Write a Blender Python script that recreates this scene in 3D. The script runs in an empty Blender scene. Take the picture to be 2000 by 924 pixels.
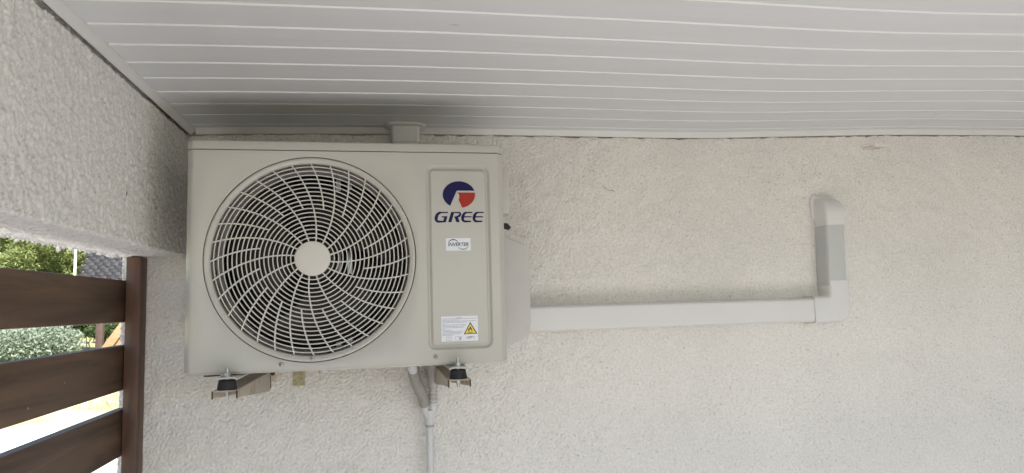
import bpy, bmesh, math, random
import numpy as np
from mathutils import Vector, Matrix

random.seed(7)
RNG = np.random.default_rng(11)
scene = bpy.context.scene
COL = scene.collection
PI = math.pi

# ------------------------------------------------------------------ camera
CAM = Vector((0.0, -2.07, 1.75))
yaw, pitch, roll = math.radians(10.919), math.radians(5.55), math.radians(-1.581)
fw = Vector((math.sin(yaw) * math.cos(pitch), math.cos(yaw) * math.cos(pitch), math.sin(pitch)))
rt0 = Vector((math.cos(yaw), -math.sin(yaw), 0))
up0 = rt0.cross(fw)
rt = math.cos(roll) * rt0 + math.sin(roll) * up0
up = -math.sin(roll) * rt0 + math.cos(roll) * up0
cd = bpy.data.cameras.new('camera')
cam = bpy.data.objects.new('camera', cd)
COL.objects.link(cam)
M = Matrix((rt, up, -fw)).transposed().to_4x4()
M.translation = CAM
cam.matrix_world = M
cd.sensor_fit = 'HORIZONTAL'
cd.sensor_width = 36.0
cd.lens = 36.0 * 1344.5 / 2000.0
cd.clip_start = 0.02
cd.clip_end = 2000
scene.camera = cam

# ------------------------------------------------------------------ light
SUN = Vector((0.28, -0.55, 0.78)).normalized()          # direction towards the sun
world = bpy.data.worlds.new('World')
scene.world = world
world.use_nodes = True
wn = world.node_tree.nodes
sky = wn.new('ShaderNodeTexSky')
sky.sky_type = 'NISHITA'
sky.sun_disc = False
sky.sun_elevation = math.asin(SUN.z)
sky.sun_rotation = math.atan2(SUN.x, SUN.y) % (2 * PI)
world.node_tree.links.new(sky.outputs[0], wn['Background'].inputs[0])
wn['Background'].inputs[1].default_value = 0.06
sl = bpy.data.lights.new('sun', 'SUN')
sl.energy = 4.5
sl.angle = math.radians(0.53)
sl.color = (1.0, 0.962, 0.918)
sun = bpy.data.objects.new('sun', sl)
COL.objects.link(sun)
sun.location = (3, -8, 9)
sun.rotation_euler = SUN.to_track_quat('Z', 'Y').to_euler()

vs = scene.view_settings
vs.view_transform = 'Standard'
vs.look = 'None'
vs.gamma = 1.0
vs.use_curve_mapping = False
vs.exposure = 2.22
scene.cycles.diffuse_bounces = 6
scene.cycles.max_bounces = 10
scene.cycles.use_denoising = True

# ------------------------------------------------------------------ materials
def mat(name, col, rough=0.5, metal=0.0, spec=0.5, vary=0.0, vscale=6.0, bump=0.0, bscale=200.0, stretch=(1, 1, 1), col2=None, thr=(0.35, 0.65), detail=4.0, coat=0.0):
    m = bpy.data.materials.new(name)
    m.use_nodes = True
    nt = m.node_tree
    b = nt.nodes['Principled BSDF']
    b.inputs['Roughness'].default_value = rough
    b.inputs['Metallic'].default_value = metal
    b.inputs['Specular IOR Level'].default_value = spec
    b.inputs['Coat Weight'].default_value = coat
    b.inputs['Base Color'].default_value = (*col, 1)
    if vary or col2 or bump:
        g = nt.nodes.new('ShaderNodeNewGeometry')
        mp = nt.nodes.new('ShaderNodeMapping')
        mp.inputs['Scale'].default_value = stretch
        nt.links.new(g.outputs['Position'], mp.inputs['Vector'])
    if vary or col2:
        n = nt.nodes.new('ShaderNodeTexNoise')
        n.inputs['Scale'].default_value = vscale
        n.inputs['Detail'].default_value = detail
        n.inputs['Roughness'].default_value = 0.6
        nt.links.new(mp.outputs[0], n.inputs['Vector'])
        r = nt.nodes.new('ShaderNodeValToRGB')
        r.color_ramp.elements[0].position = thr[0]
        r.color_ramp.elements[1].position = thr[1]
        c2 = col2 if col2 else tuple(c * (1 - vary) for c in col)
        r.color_ramp.elements[0].color = (*c2, 1)
        r.color_ramp.elements[1].color = (*col, 1)
        nt.links.new(n.outputs['Fac'], r.inputs['Fac'])
        nt.links.new(r.outputs['Color'], b.inputs['Base Color'])
    if bump:
        n2 = nt.nodes.new('ShaderNodeTexNoise')
        n2.inputs['Scale'].default_value = bscale
        n2.inputs['Detail'].default_value = 3
        nt.links.new(mp.outputs[0], n2.inputs['Vector'])
        bp = nt.nodes.new('ShaderNodeBump')
        bp.inputs['Strength'].default_value = bump
        bp.inputs['Distance'].default_value = 0.002
        nt.links.new(n2.outputs['Fac'], bp.inputs['Height'])
        nt.links.new(bp.outputs['Normal'], b.inputs['Normal'])
    return m

def stucco_mat(name, col, stain, speck):
    """render: pale coat, broad uneven staining, dark specks for pits, fine grain painting in relief shading"""
    m = mat(name, col, rough=0.9, spec=0.25, col2=stain, vscale=1.7, thr=(0.3, 0.62), bump=0.25, bscale=420)
    nt = m.node_tree
    b = nt.nodes['Principled BSDF']
    base = b.inputs['Base Color'].links[0].from_socket
    g = nt.nodes.new('ShaderNodeNewGeometry')
    n = nt.nodes.new('ShaderNodeTexNoise')
    n.inputs['Scale'].default_value = 120
    n.inputs['Detail'].default_value = 2
    nt.links.new(g.outputs['Position'], n.inputs['Vector'])
    n3 = nt.nodes.new('ShaderNodeTexNoise')
    n3.inputs['Scale'].default_value = 4.0
    nt.links.new(g.outputs['Position'], n3.inputs['Vector'])
    ad = nt.nodes.new('ShaderNodeMath')
    ad.operation = 'MULTIPLY_ADD'
    ad.inputs[1].default_value = 0.22
    nt.links.new(n3.outputs['Fac'], ad.inputs[0])
    nt.links.new(n.outputs['Fac'], ad.inputs[2])
    r = nt.nodes.new('ShaderNodeValToRGB')
    r.color_ramp.elements[0].position = 0.72
    r.color_ramp.elements[0].color = (0, 0, 0, 1)
    r.color_ramp.elements[1].position = 0.84
    r.color_ramp.elements[1].color = (0.5, 0.5, 0.5, 1)
    nt.links.new(ad.outputs[0], r.inputs['Fac'])
    mx = nt.nodes.new('ShaderNodeMix')
    mx.data_type = 'RGBA'
    nt.links.new(r.outputs['Color'], mx.inputs['Factor'])
    nt.links.new(base, mx.inputs['A'])
    mx.inputs['B'].default_value = (*speck, 1)
    gn = nt.nodes.new('ShaderNodeTexNoise')  # colour grain painting in the relief shading that denoising smooths out
    gn.inputs['Scale'].default_value = 135
    gn.inputs['Detail'].default_value = 4
    gn.inputs['Roughness'].default_value = 0.75
    nt.links.new(g.outputs['Position'], gn.inputs['Vector'])
    gr = nt.nodes.new('ShaderNodeValToRGB')
    gr.color_ramp.elements[0].position = 0.30
    gr.color_ramp.elements[0].color = (0.80, 0.795, 0.785, 1)
    gr.color_ramp.elements[1].position = 0.62
    gr.color_ramp.elements[1].color = (1, 1, 1, 1)
    nt.links.new(gn.outputs['Fac'], gr.inputs['Fac'])
    mg = nt.nodes.new('ShaderNodeMix')
    mg.data_type = 'RGBA'
    mg.blend_type = 'MULTIPLY'
    mg.inputs['Factor'].default_value = 1.0
    nt.links.new(mx.outputs['Result'], mg.inputs['A'])
    nt.links.new(gr.outputs['Color'], mg.inputs['B'])
    nt.links.new(mg.outputs['Result'], b.inputs['Base Color'])
    return m

MT = {}
def specks(m, col, scale, stretch, lo, hi, amount):
    """small scattered dirt marks with a shape of their own"""
    nt = m.node_tree
    b = nt.nodes['Principled BSDF']
    g = nt.nodes.new('ShaderNodeNewGeometry')
    mp = nt.nodes.new('ShaderNodeMapping')
    mp.inputs['Scale'].default_value = stretch
    nt.links.new(g.outputs['Position'], mp.inputs['Vector'])
    n = nt.nodes.new('ShaderNodeTexNoise')
    n.inputs['Scale'].default_value = scale
    n.inputs['Detail'].default_value = 3
    nt.links.new(mp.outputs[0], n.inputs['Vector'])
    r = nt.nodes.new('ShaderNodeValToRGB')
    r.color_ramp.elements[0].position = lo
    r.color_ramp.elements[0].color = (0, 0, 0, 1)
    r.color_ramp.elements[1].position = hi
    r.color_ramp.elements[1].color = (amount, amount, amount, 1)
    nt.links.new(n.outputs['Fac'], r.inputs['Fac'])
    mx = nt.nodes.new('ShaderNodeMix')
    mx.data_type = 'RGBA'
    nt.links.new(r.outputs['Color'], mx.inputs['Factor'])
    if b.inputs['Base Color'].links:
        nt.links.new(b.inputs['Base Color'].links[0].from_socket, mx.inputs['A'])
    else:
        mx.inputs['A'].default_value = b.inputs['Base Color'].default_value
    mx.inputs['B'].default_value = (*col, 1)
    nt.links.new(mx.outputs['Result'], b.inputs['Base Color'])
MT['wall'] = stucco_mat('wall_render', (0.83, 0.803, 0.772), (0.745, 0.724, 0.695), (0.40, 0.38, 0.34))
MT['beam'] = stucco_mat('beam_render', (0.84, 0.83, 0.808), (0.77, 0.76, 0.738), (0.40, 0.38, 0.33))
MT['pvc'] = mat('ceiling_pvc', (0.675, 0.682, 0.688), rough=0.38, vary=0.05, vscale=5, stretch=(0.25, 4, 1))
MT['pvc_groove_light'] = mat('groove_lightened_pvc', (0.80, 0.80, 0.80), rough=0.35)  # groove faces whiter than the planks, painting in their brighter lighting
MT['pvc_trim'] = mat('trim_pvc', (0.71, 0.70, 0.69), rough=0.45, vary=0.06, vscale=9)
MT['case'] = mat('casing_paint', (0.49, 0.477, 0.445), rough=0.24, spec=0.5, vary=0.03, vscale=3, bump=0.05, bscale=500)
MT['grille'] = mat('grille_plastic', (0.64, 0.625, 0.59), rough=0.42, vary=0.04, vscale=8)
MT['cover'] = mat('cover_plastic', (0.54, 0.52, 0.505), rough=0.5, vary=0.05, vscale=10)
MT['dark_gap'] = mat('near_black', (0.015, 0.015, 0.013), rough=0.8)  # shared by the painted lid-gap shade, slots, partition and dirt spot
MT['fan'] = mat('fan_plastic', (0.032, 0.030, 0.027), rough=0.38, vary=0.2, vscale=20)
MT['coil'] = mat('coil_fins', (0.025, 0.025, 0.025), rough=0.5, metal=0.3, vary=0.4, vscale=30)
MT['zinc'] = mat('galvanised_steel', (0.55, 0.57, 0.60), rough=0.35, metal=0.9, vary=0.25, vscale=60)
MT['screw'] = mat('screw_steel', (0.42, 0.42, 0.41), rough=0.4, metal=0.8)
MT['rubber'] = mat('rubber', (0.014, 0.014, 0.018), rough=0.65, bump=0.15, bscale=300)
MT['bracket'] = mat('bracket_paint', (0.47, 0.42, 0.35), rough=0.6, col2=(0.33, 0.26, 0.18), vscale=22, thr=(0.30, 0.46), bump=0.1)
MT['rust'] = mat('rusty_edge', (0.12, 0.065, 0.03), rough=0.85, vary=0.6, vscale=70)
MT['duct'] = mat('duct_plastic', (0.71, 0.70, 0.695), rough=0.45, vary=0.03, vscale=4)
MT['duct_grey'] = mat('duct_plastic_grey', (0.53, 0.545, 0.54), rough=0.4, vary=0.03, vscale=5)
MT['pipe'] = mat('pipe_plastic', (0.62, 0.63, 0.64), rough=0.4, vary=0.06, vscale=14)
MT['hose'] = mat('hose_plastic', (0.46, 0.45, 0.42), rough=0.5, vary=0.1, vscale=20)
MT['hose_dark'] = mat('hose_plastic_dark', (0.34, 0.33, 0.30), rough=0.55, vary=0.1, vscale=20)
MT['clamp'] = mat('clamp_grey', (0.33, 0.33, 0.34), rough=0.5)
MT['blue'] = mat('print_blue', (0.012, 0.010, 0.075), rough=0.5, spec=0.2)
MT['red'] = mat('print_red', (0.36, 0.035, 0.022), rough=0.5, spec=0.2)
MT['sticker'] = mat('sticker_white', (0.74, 0.76, 0.84), rough=0.35)
MT['print_black'] = mat('print_black', (0.02, 0.02, 0.025), rough=0.5)
MT['print_grey'] = mat('print_grey', (0.30, 0.31, 0.37), rough=0.5)
MT['yellow'] = mat('print_yellow', (0.80, 0.62, 0.05), rough=0.4)
MT['green'] = mat('print_green', (0.07, 0.23, 0.06), rough=0.4)
MT['tape'] = mat('tape_tan', (0.50, 0.45, 0.29), rough=0.7, col2=(0.34, 0.30, 0.18), vscale=50)
MT['crack'] = mat('crack_grey', (0.30, 0.28, 0.25), rough=0.9)
MT['crack_pink'] = mat('crack_pink', (0.52, 0.40, 0.32), rough=0.9)
MT['terrace'] = mat('terrace_concrete', (0.440, 0.428, 0.440), rough=0.8, vary=0.12, vscale=2)
MT['paving'] = mat('paving_concrete', (0.52, 0.50, 0.47), rough=0.85, vary=0.1, vscale=0.8)
MT['earth'] = mat('dry_grass_earth', (0.30, 0.27, 0.17), rough=0.95, col2=(0.14, 0.17, 0.07), vscale=0.9, thr=(0.35, 0.6))
MT['lawn'] = mat('lawn_grass', (0.085, 0.085, 0.05), rough=0.95, vary=0.4, vscale=1.5)
MT['straw'] = mat('straw', (0.42, 0.35, 0.18), rough=0.9, col2=(0.20, 0.24, 0.08), vscale=2.0)
MT['roof'] = mat('roof_skin', (0.30, 0.16, 0.10), rough=0.9, vary=0.3, vscale=3)
MT['shed_tile'] = mat('dark_tile', (0.018, 0.018, 0.020), rough=0.55, spec=0.25, vary=0.5, vscale=5)
MT['white_paint'] = mat('white_paint', (0.72, 0.74, 0.76), rough=0.5)
MT['timber'] = mat('sawn_timber', (0.30, 0.18, 0.09), rough=0.8, vary=0.4, vscale=6, stretch=(1, 1, 6))
MT['bark'] = mat('bark', (0.10, 0.065, 0.04), rough=0.95, vary=0.5, vscale=9)
MT['shed_post'] = mat('stained_post', (0.07, 0.042, 0.03), rough=0.7, vary=0.3, vscale=8)

specks(MT['pvc'], (0.30, 0.29, 0.27), 26, (0.45, 1.6, 1), 0.735, 0.80, 0.6)
specks(MT['case'], (0.42, 0.40, 0.35), 60, (1, 1, 0.5), 0.74, 0.86, 0.5)
specks(MT['duct'], (0.48, 0.46, 0.42), 40, (0.5, 1, 1), 0.72, 0.86, 0.5)

def leaf_mat(name, c1, c2):
    m = mat(name, c1, rough=0.6, col2=c2, vscale=2.2, thr=(0.3, 0.7))
    b = m.node_tree.nodes['Principled BSDF']
    nt = m.node_tree
    tl = nt.nodes.new('ShaderNodeBsdfTranslucent')
    nt.links.new(b.inputs['Base Color'].links[0].from_socket, tl.inputs['Color'])
    ms = nt.nodes.new('ShaderNodeMixShader')
    ms.inputs[0].default_value = 0.5
    nt.links.new(b.outputs[0], ms.inputs[1])
    nt.links.new(tl.outputs[0], ms.inputs[2])
    nt.links.new(ms.outputs[0], nt.nodes['Material Output'].inputs['Surface'])
    return m
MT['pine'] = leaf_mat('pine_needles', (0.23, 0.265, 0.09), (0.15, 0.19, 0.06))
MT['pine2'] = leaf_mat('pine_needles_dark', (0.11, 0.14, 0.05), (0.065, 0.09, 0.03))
MT['sage'] = leaf_mat('sage_leaves', (0.27, 0.32, 0.24), (0.17, 0.215, 0.15))
MT['bushg'] = leaf_mat('bush_leaves', (0.07, 0.11, 0.03), (0.04, 0.07, 0.02))
MT['flower'] = mat('yellow_flowers', (0.55, 0.48, 0.04), rough=0.6)

def wood_mat(name, c1, c2, axis):
    """dark stained board: long grain along one axis with wavy figure"""
    m = bpy.data.materials.new(name)
    m.use_nodes = True
    nt = m.node_tree
    b = nt.nodes['Principled BSDF']
    b.inputs['Roughness'].default_value = 0.48
    b.inputs['Specular IOR Level'].default_value = 0.4
    oi = nt.nodes.new('ShaderNodeObjectInfo')
    g = nt.nodes.new('ShaderNodeNewGeometry')
    add = nt.nodes.new('ShaderNodeVectorMath')
    add.operation = 'MULTIPLY_ADD'
    nt.links.new(oi.outputs['Random'], add.inputs[0])
    add.inputs[1].default_value = (13, 17, 9)
    nt.links.new(g.outputs['Position'], add.inputs[2])
    mp = nt.nodes.new('ShaderNodeMapping')
    mp.inputs['Scale'].default_value = {'Y': (20, 1.6, 20), 'Z': (26, 26, 1.6)}[axis]
    nt.links.new(add.outputs[0], mp.inputs['Vector'])
    n = nt.nodes.new('ShaderNodeTexNoise')
    n.inputs['Scale'].default_value = 1.0
    n.inputs['Detail'].default_value = 7
    n.inputs['Roughness'].default_value = 0.62
    n.inputs['Distortion'].default_value = 0.7
    nt.links.new(mp.outputs[0], n.inputs['Vector'])
    r = nt.nodes.new('ShaderNodeValToRGB')
    r.color_ramp.elements[0].position = 0.34
    r.color_ramp.elements[0].color = (*c2, 1)
    r.color_ramp.elements[1].position = 0.68
    r.color_ramp.elements[1].color = (*c1, 1)
    nt.links.new(n.outputs['Fac'], r.inputs['Fac'])
    nt.links.new(r.outputs[0], b.inputs['Base Color'])
    bp = nt.nodes.new('ShaderNodeBump')
    bp.inputs['Strength'].default_value = 0.12
    bp.inputs['Distance'].default_value = 0.002
    nt.links.new(n.outputs['Fac'], bp.inputs['Height'])
    nt.links.new(bp.outputs[0], b.inputs['Normal'])
    return m
MT['board'] = wood_mat('stained_board', (0.190, 0.113, 0.069), (0.052, 0.031, 0.021), 'Y')
MT['post'] = wood_mat('stained_fence_post', (0.160, 0.088, 0.060), (0.075, 0.040, 0.028), 'Z')

# ------------------------------------------------------------------ object helpers
ORG = {}
def finish(name, me, m, parent=None, origin=None, smooth=False, sharp=None):
    n = len(me.vertices)
    co = np.empty(n * 3, dtype=np.float32)
    me.vertices.foreach_get('co', co)
    co = co.reshape(-1, 3)
    if origin is None:
        lo, hi = co.min(0), co.max(0)
        origin = ((lo[0] + hi[0]) / 2, (lo[1] + hi[1]) / 2, lo[2])
    o3 = np.array(origin, dtype=np.float32)
    me.vertices.foreach_set('co', (co - o3).ravel())
    me.name = name
    if m is not None:
        me.materials.append(MT[m] if isinstance(m, str) else m)
    o = bpy.data.objects.new(name, me)
    COL.objects.link(o)
    po = ORG[parent.name] if parent else (0, 0, 0)
    o.location = tuple(float(origin[i]) - po[i] for i in range(3))
    if parent:
        o.parent = parent
    ORG[o.name] = tuple(float(x) for x in origin)
    if smooth:
        me.shade_smooth()
        if sharp:
            me.set_sharp_from_angle(angle=math.radians(sharp))
    me.update()
    return o

class MB:
    def __init__(s):
        s.v = []
        s.f = []
    def add(s, vs, fs):
        k = len(s.v)
        s.v += [tuple(p) for p in vs]
        s.f += [tuple(i + k for i in f) for f in fs]
        return s
    def box(s, lo, hi):
        x0, y0, z0 = lo
        x1, y1, z1 = hi
        return s.add([(x0, y0, z0), (x1, y0, z0), (x1, y1, z0), (x0, y1, z0), (x0, y0, z1), (x1, y0, z1), (x1, y1, z1), (x0, y1, z1)],
                     [(0, 3, 2, 1), (4, 5, 6, 7), (0, 1, 5, 4), (1, 2, 6, 5), (2, 3, 7, 6), (3, 0, 4, 7)])
    def loft(s, rings, closed=True, cap0=False, cap1=False):
        """rings: list of equal-length point lists"""
        n = len(rings[0])
        vs = [p for r in rings for p in r]
        fs = []
        for i in range(len(rings) - 1):
            for j in range(n if closed else n - 1):
                a, b = i * n + j, i * n + (j + 1) % n
                fs.append((a, b, b + n, a + n))
        if cap0:
            fs.append(tuple(range(n))[::-1])
        if cap1:
            fs.append(tuple(range((len(rings) - 1) * n, len(rings) * n)))
        return s.add(vs, fs)
    def tube(s, pts, radii, seg=16, cap=True):
        pts = [Vector(p) for p in pts]
        rings = []
        for i, p in enumerate(pts):
            a = pts[max(i - 1, 0)]
            b = pts[min(i + 1, len(pts) - 1)]
            t = (b - a).normalized()
            ref = Vector((0, 1, 0)) if abs(t.y) < 0.9 else Vector((1, 0, 0))
            u = t.cross(ref).normalized()
            w = t.cross(u)
            r = radii[i] if hasattr(radii, '__len__') else radii
            rings.append([p + r * (math.cos(2 * PI * k / seg) * u + math.sin(2 * PI * k / seg) * w) for k in range(seg)])
        return s.loft(rings, True, cap, cap)
    def prism(s, poly, y0, y1):
        """polygon in (x, z), extruded from y0 (front) to y1"""
        n = len(poly)
        vs = [(x, y0, z) for x, z in poly] + [(x, y1, z) for x, z in poly]
        fs = [tuple(range(n)), tuple(range(2 * n - 1, n - 1, -1))]
        fs += [(i + n, (i + 1) % n + n, (i + 1) % n, i) for i in range(n)]
        return s.add(vs, fs)
    def build(s, name, m, parent=None, origin=None, smooth=False, sharp=None, bevel=0, bseg=2):
        me = bpy.data.meshes.new(name)
        me.from_pydata(s.v, [], s.f)
        bm = bmesh.new()
        bm.from_mesh(me)
        bmesh.ops.recalc_face_normals(bm, faces=bm.faces)
        if bevel:
            ed = [e for e in bm.edges if len(e.link_faces) == 2 and e.calc_face_angle(0) > 0.5]
            bmesh.ops.bevel(bm, geom=ed, offset=bevel, segments=bseg, profile=0.5, affect='EDGES', clamp_overlap=True)
        bm.to_mesh(me)
        bm.free()
        return finish(name, me, m, parent, origin, smooth or bool(bevel), sharp or (35 if bevel else None))

def grid_obj(name, P, m, parent=None, origin=None, smooth=True, flip=False, extra=None):
    """P: array [ny, nx, 3]"""
    ny, nx, _ = P.shape
    idx = np.arange(ny * nx).reshape(ny, nx)
    q = np.stack([idx[:-1, :-1], idx[:-1, 1:], idx[1:, 1:], idx[1:, :-1]], -1).reshape(-1, 4)
    if flip:
        q = q[:, ::-1]
    me = bpy.data.meshes.new(name)
    me.vertices.add(ny * nx)
    me.vertices.foreach_set('co', P.reshape(-1).astype(np.float32))
    me.loops.add(q.size)
    me.loops.foreach_set('vertex_index', q.reshape(-1).astype(np.int32))
    me.polygons.add(len(q))
    me.polygons.foreach_set('loop_start', np.arange(0, q.size, 4, dtype=np.int32))
    me.polygons.foreach_set('loop_total', np.full(len(q), 4, dtype=np.int32))
    me.update(calc_edges=True)
    me.validate()
    return finish(name, me, m, parent, origin, smooth)

def tag(o, label, cat, group=None):
    o['label'] = label
    o['category'] = cat
    if group:
        o['group'] = group
    return o
def kind(o, k):
    o['kind'] = k
    return o
def thing(name, loc, label, cat, group=None):
    o = bpy.data.objects.new(name, None)
    o.empty_display_size = 0.05
    COL.objects.link(o)
    o.location = loc
    ORG[o.name] = tuple(loc)
    return tag(o, label, cat, group)

def band(ny, nx, d, lo, hi, seed, ax=1.0, ay=1.0):
    """band-limited noise (unit variance); wavelengths lo..hi metres, grid step d"""
    r = np.random.default_rng(seed)
    F = np.fft.rfft2(r.standard_normal((ny, nx)))
    fy = np.fft.fftfreq(ny, d)[:, None] * ay
    fx = np.fft.rfftfreq(nx, d)[None, :] * ax
    f = np.hypot(fx, fy) + 1e-9
    w = np.exp(-(f * lo) ** 2 * 0.7) * (1 - np.exp(-(f * hi) ** 2))
    n = np.fft.irfft2(F * w, s=(ny, nx))
    return (n - n.mean()) / n.std()

# ------------------------------------------------------------------ ceiling shape
ZX = np.array([-1.2, -.9, -.535, -.34, .08, .5, .9, 1.1, 1.25, 1.5, 1.75, 2.17, 2.6, 3.2, 5.0])
ZZ = np.array([2.258, 2.262, 2.2705, 2.277, 2.2848, 2.2875, 2.2875, 2.291, 2.297, 2.306, 2.315, 2.321, 2.325, 2.328, 2.33])
_xs = np.linspace(-1.2, 5.0, 621)
_zs = np.interp(_xs, ZX, ZZ)
_k = np.hanning(27); _k /= _k.sum()
_zs = np.convolve(np.pad(_zs, 13, mode='edge'), _k, mode='valid')
def zc(x):
    return float(np.interp(x, _xs, _zs))

# ------------------------------------------------------------------ ground, terrace
def gz(x, y):
    d = math.hypot(max(0, -x - 1) * 0.55, max(0, y)) if y > 0 else 0
    z = -0.30
    if d > 12:
        z += min(d - 12, 14) * 0.085
    if d > 26:
        z += (d - 26) * 0.13
    return min(z, 14)
ys_ = np.concatenate([np.linspace(-300, -20, 12), np.linspace(-15, 60, 101), np.linspace(70, 300, 16)])
xs_ = np.concatenate([np.linspace(-300, -50, 14), np.linspace(-45, 20, 66), np.linspace(30, 300, 12)])
G = np.array([[(x, y, gz(x, y) + 0.05 * math.sin(x * 1.3 + y * .7) * (1 if y > 15 else 0)) for x in xs_] for y in ys_])
kind(grid_obj('ground', G, 'earth', smooth=True), 'structure')
kind(MB().box((-12, -30, -0.29), (30, -3.11, -0.284)).build('lawn', 'lawn'), 'structure')
kind(MB().box((-26, -3.1, -0.29), (-0.75, 13.2, -0.285)).build('paving', 'paving'), 'structure')
kind(MB().box((-0.74, -3.1, -0.29), (6.5, -0.012, 0.0)).build('terrace', 'terrace'), 'structure')

# ------------------------------------------------------------------ rendered house wall (real relief)
STEP = 0.0030
xf = np.arange(-0.70, 2.72, STEP)
zf = np.arange(1.06, 2.318, STEP)
nx, nz = len(xf), len(zf)
n1 = band(nz, nx, STEP, 0.0062, 0.0135, 21, ax=1.1, ay=0.9)
n2 = band(nz, nx, STEP, 0.005, 0.010, 22)
n3 = band(nz, nx, STEP, 0.06, 0.35, 23)
amp = 0.0013 + 0.0010 * np.exp(-np.maximum(0, xf[None, :] - 0.35) / 0.35)
hw = amp * np.tanh(1.0 * n1 + 0.55) + 0.0003 * n2 + 0.0010 * n3
jn = np.convolve(np.random.default_rng(3).standard_normal(nx + 16), np.hanning(17), mode='valid')
jn /= jn.std()
zlim = np.interp(xf, _xs, _zs) - 0.0165 + 0.0010 + 0.0014 * jn
hw = hw - 0.012 * (zf[:, None] > zlim[None, :])
XS = np.concatenate([[-0.70, -0.6999], xf[1:], [2.9, 3.6, 4.6]])
ZS = np.concatenate([[-0.29, 0.5, 0.9], zf, [2.36]])
P = np.zeros((len(ZS), len(XS), 3))
P[..., 0] = XS[None, :]
P[..., 2] = ZS[:, None]
P[3:3 + nz, 1:1 + nx, 1] = -hw
P[:, 0, 1] = 0.32                       # the end of the wall turns the corner of the house
P[3:3 + nz, 0, 0] = -0.70
wall = grid_obj('house_wall', P, 'wall', origin=(1.9, 0, -0.29))
tag(wall, 'cream rough-cast rendered house wall behind the white fan unit', 'wall')
def wall_y(x, z):
    i = min(max(int(round((x - xf[0]) / STEP)), 0), nx - 1)
    j = min(max(int(round((z - zf[0]) / STEP)), 0), nz - 1)
    return -float(hw[j, i])

def wall_ribbon(name, pts, w, m, parent, lift=0.0005):
    mb = MB()
    rings = []
    dense = []
    for (a, b) in zip(pts[:-1], pts[1:]):
        n = max(2, int(math.hypot(b[0] - a[0], b[1] - a[1]) / 0.004))
        dense += [(a[0] + (b[0] - a[0]) * t / n, a[1] + (b[1] - a[1]) * t / n) for t in range(n)]
    dense.append(pts[-1])
    for i, (x, z) in enumerate(dense):
        ww = w * (0.45 + 0.8 * random.random()) * min(1, (i + 1) / 3, (len(dense) - i) / 3)
        x += random.uniform(-.0008, .0008)
        rings.append([(x + dx * 0.4, wall_y(x, z + dz) - lift, z + dz) for dx, dz in ((-ww, -ww), (-ww, ww), (ww, ww), (ww, -ww))][:2])
    mb.loft(rings, closed=False)
    return mb.build(name, m, parent)
wall_ribbon('crack', [(0.697, 2.113), (0.704, 2.110), (0.712, 2.102), (0.722, 2.100), (0.731, 2.098), (0.738, 2.094)], 0.0017, 'crack', wall, 0.0012)
wall_ribbon('crack', [(1.630, 2.256), (1.655, 2.253), (1.675, 2.258), (1.700, 2.252), (1.728, 2.255)], 0.0016, 'crack_pink', wall, 0.0012)
wall_ribbon('crack', [(1.640, 2.249), (1.665, 2.247), (1.690, 2.250), (1.712, 2.247)], 0.0012, 'crack_pink', wall, 0.0012)

# unseen wall added to shade the terrace and dim the right side
ew = MB().box((3.35, -2.9, -0.29), (3.6, -0.02, 2.30)).build('added_shade_wall', 'wall')
tag(ew, 'unseen cream rendered wall added to shade the porch floor', 'wall')

# tape residue on the wall
mbt = MB()
tx = np.linspace(-0.2455, -0.2125, 12)
tz = np.linspace(1.5335, 1.583, 16)
TP = np.array([[(x + (random.uniform(-.001, .001) if i in (0, 11) else 0), max(-0.0042, wall_y(x, z) * 0.5) - 0.0030, z + (random.uniform(-.0012, .0012) if j in (0, 15) else 0)) for i, x in enumerate(tx)] for j, z in enumerate(tz)])
tag(grid_obj('tape_patch', TP, 'tape'), 'small olive tan patch of old tape on the wall below the fan unit', 'tape')

# ------------------------------------------------------------------ beam over the open side (real relief)
yb = np.concatenate([np.arange(0.03, -1.35, -STEP), [-1.5, -1.9, -2.4, -3.0]])
prof = []                              # (x, z, nx, nz, fine weight)
XI, XO, ZB, RB = -0.535, -0.70, 1.906, 0.007
for z in np.arange(2.40, ZB + RB, -STEP):
    prof.append((XI, z, 1, 0))
for a in np.linspace(0, 90, 6):
    a = math.radians(a)
    prof.append((XI - RB + RB * math.cos(a), ZB + RB - RB * math.sin(a), math.cos(a), -math.sin(a)))
for x in np.arange(XI - RB - STEP, XO + RB, -STEP):
    prof.append((x, ZB, 0, -1))
for a in np.linspace(90, 180, 6):
    a = math.radians(a)
    prof.append((XO + RB + RB * math.cos(a), ZB + RB - RB * math.sin(a), math.cos(a), -math.sin(a)))
for z in list(np.arange(ZB + RB + STEP, ZB + 0.06, STEP)) + [2.1, 2.45]:
    prof.append((XO, z, -1, 0))
pr = np.array(prof)
ny_, np_ = len(yb), len(pr)
b1 = band(np_, ny_, STEP, 0.0075, 0.0175, 31, ax=1.2, ay=0.75)
b2 = band(np_, ny_, STEP, 0.005, 0.010, 32)
b3 = band(np_, ny_, STEP, 0.02, 0.12, 33)
hb = 0.0012 * np.tanh(1.1 * b1 + 0.3) + 0.0003 * b2 + 0.0008 * b3
edge = np.exp(-((pr[:, 0] - XO) ** 2 + (pr[:, 1] - ZB) ** 2) / 0.018 ** 2)      # chipped outer arris
hb = hb + edge[:, None] * (0.0030 * b1 + 0.003 * b3 - 0.001)
jb = np.convolve(np.random.default_rng(4).standard_normal(ny_ + 22), np.hanning(23), mode='valid')
jb /= jb.std()
hb = hb - 0.012 * ((pr[:, 1:2] > (2.2508 + 0.0013 * jb)[None, :]) & (pr[:, 2:3] > 0.9))
hb[:, -4:] = 0
BP = np.zeros((np_, ny_, 3))
tilt = np.clip((2.25 - pr[:, 1]) / 0.35, 0, 1)
BP[..., 0] = pr[:, 0:1] + pr[:, 2:3] * hb + (tilt[:, None] * 0.018 * yb[None, :])
BP[..., 1] = yb[None, :]
BP[..., 2] = pr[:, 1:2] + pr[:, 3:4] * hb
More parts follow.
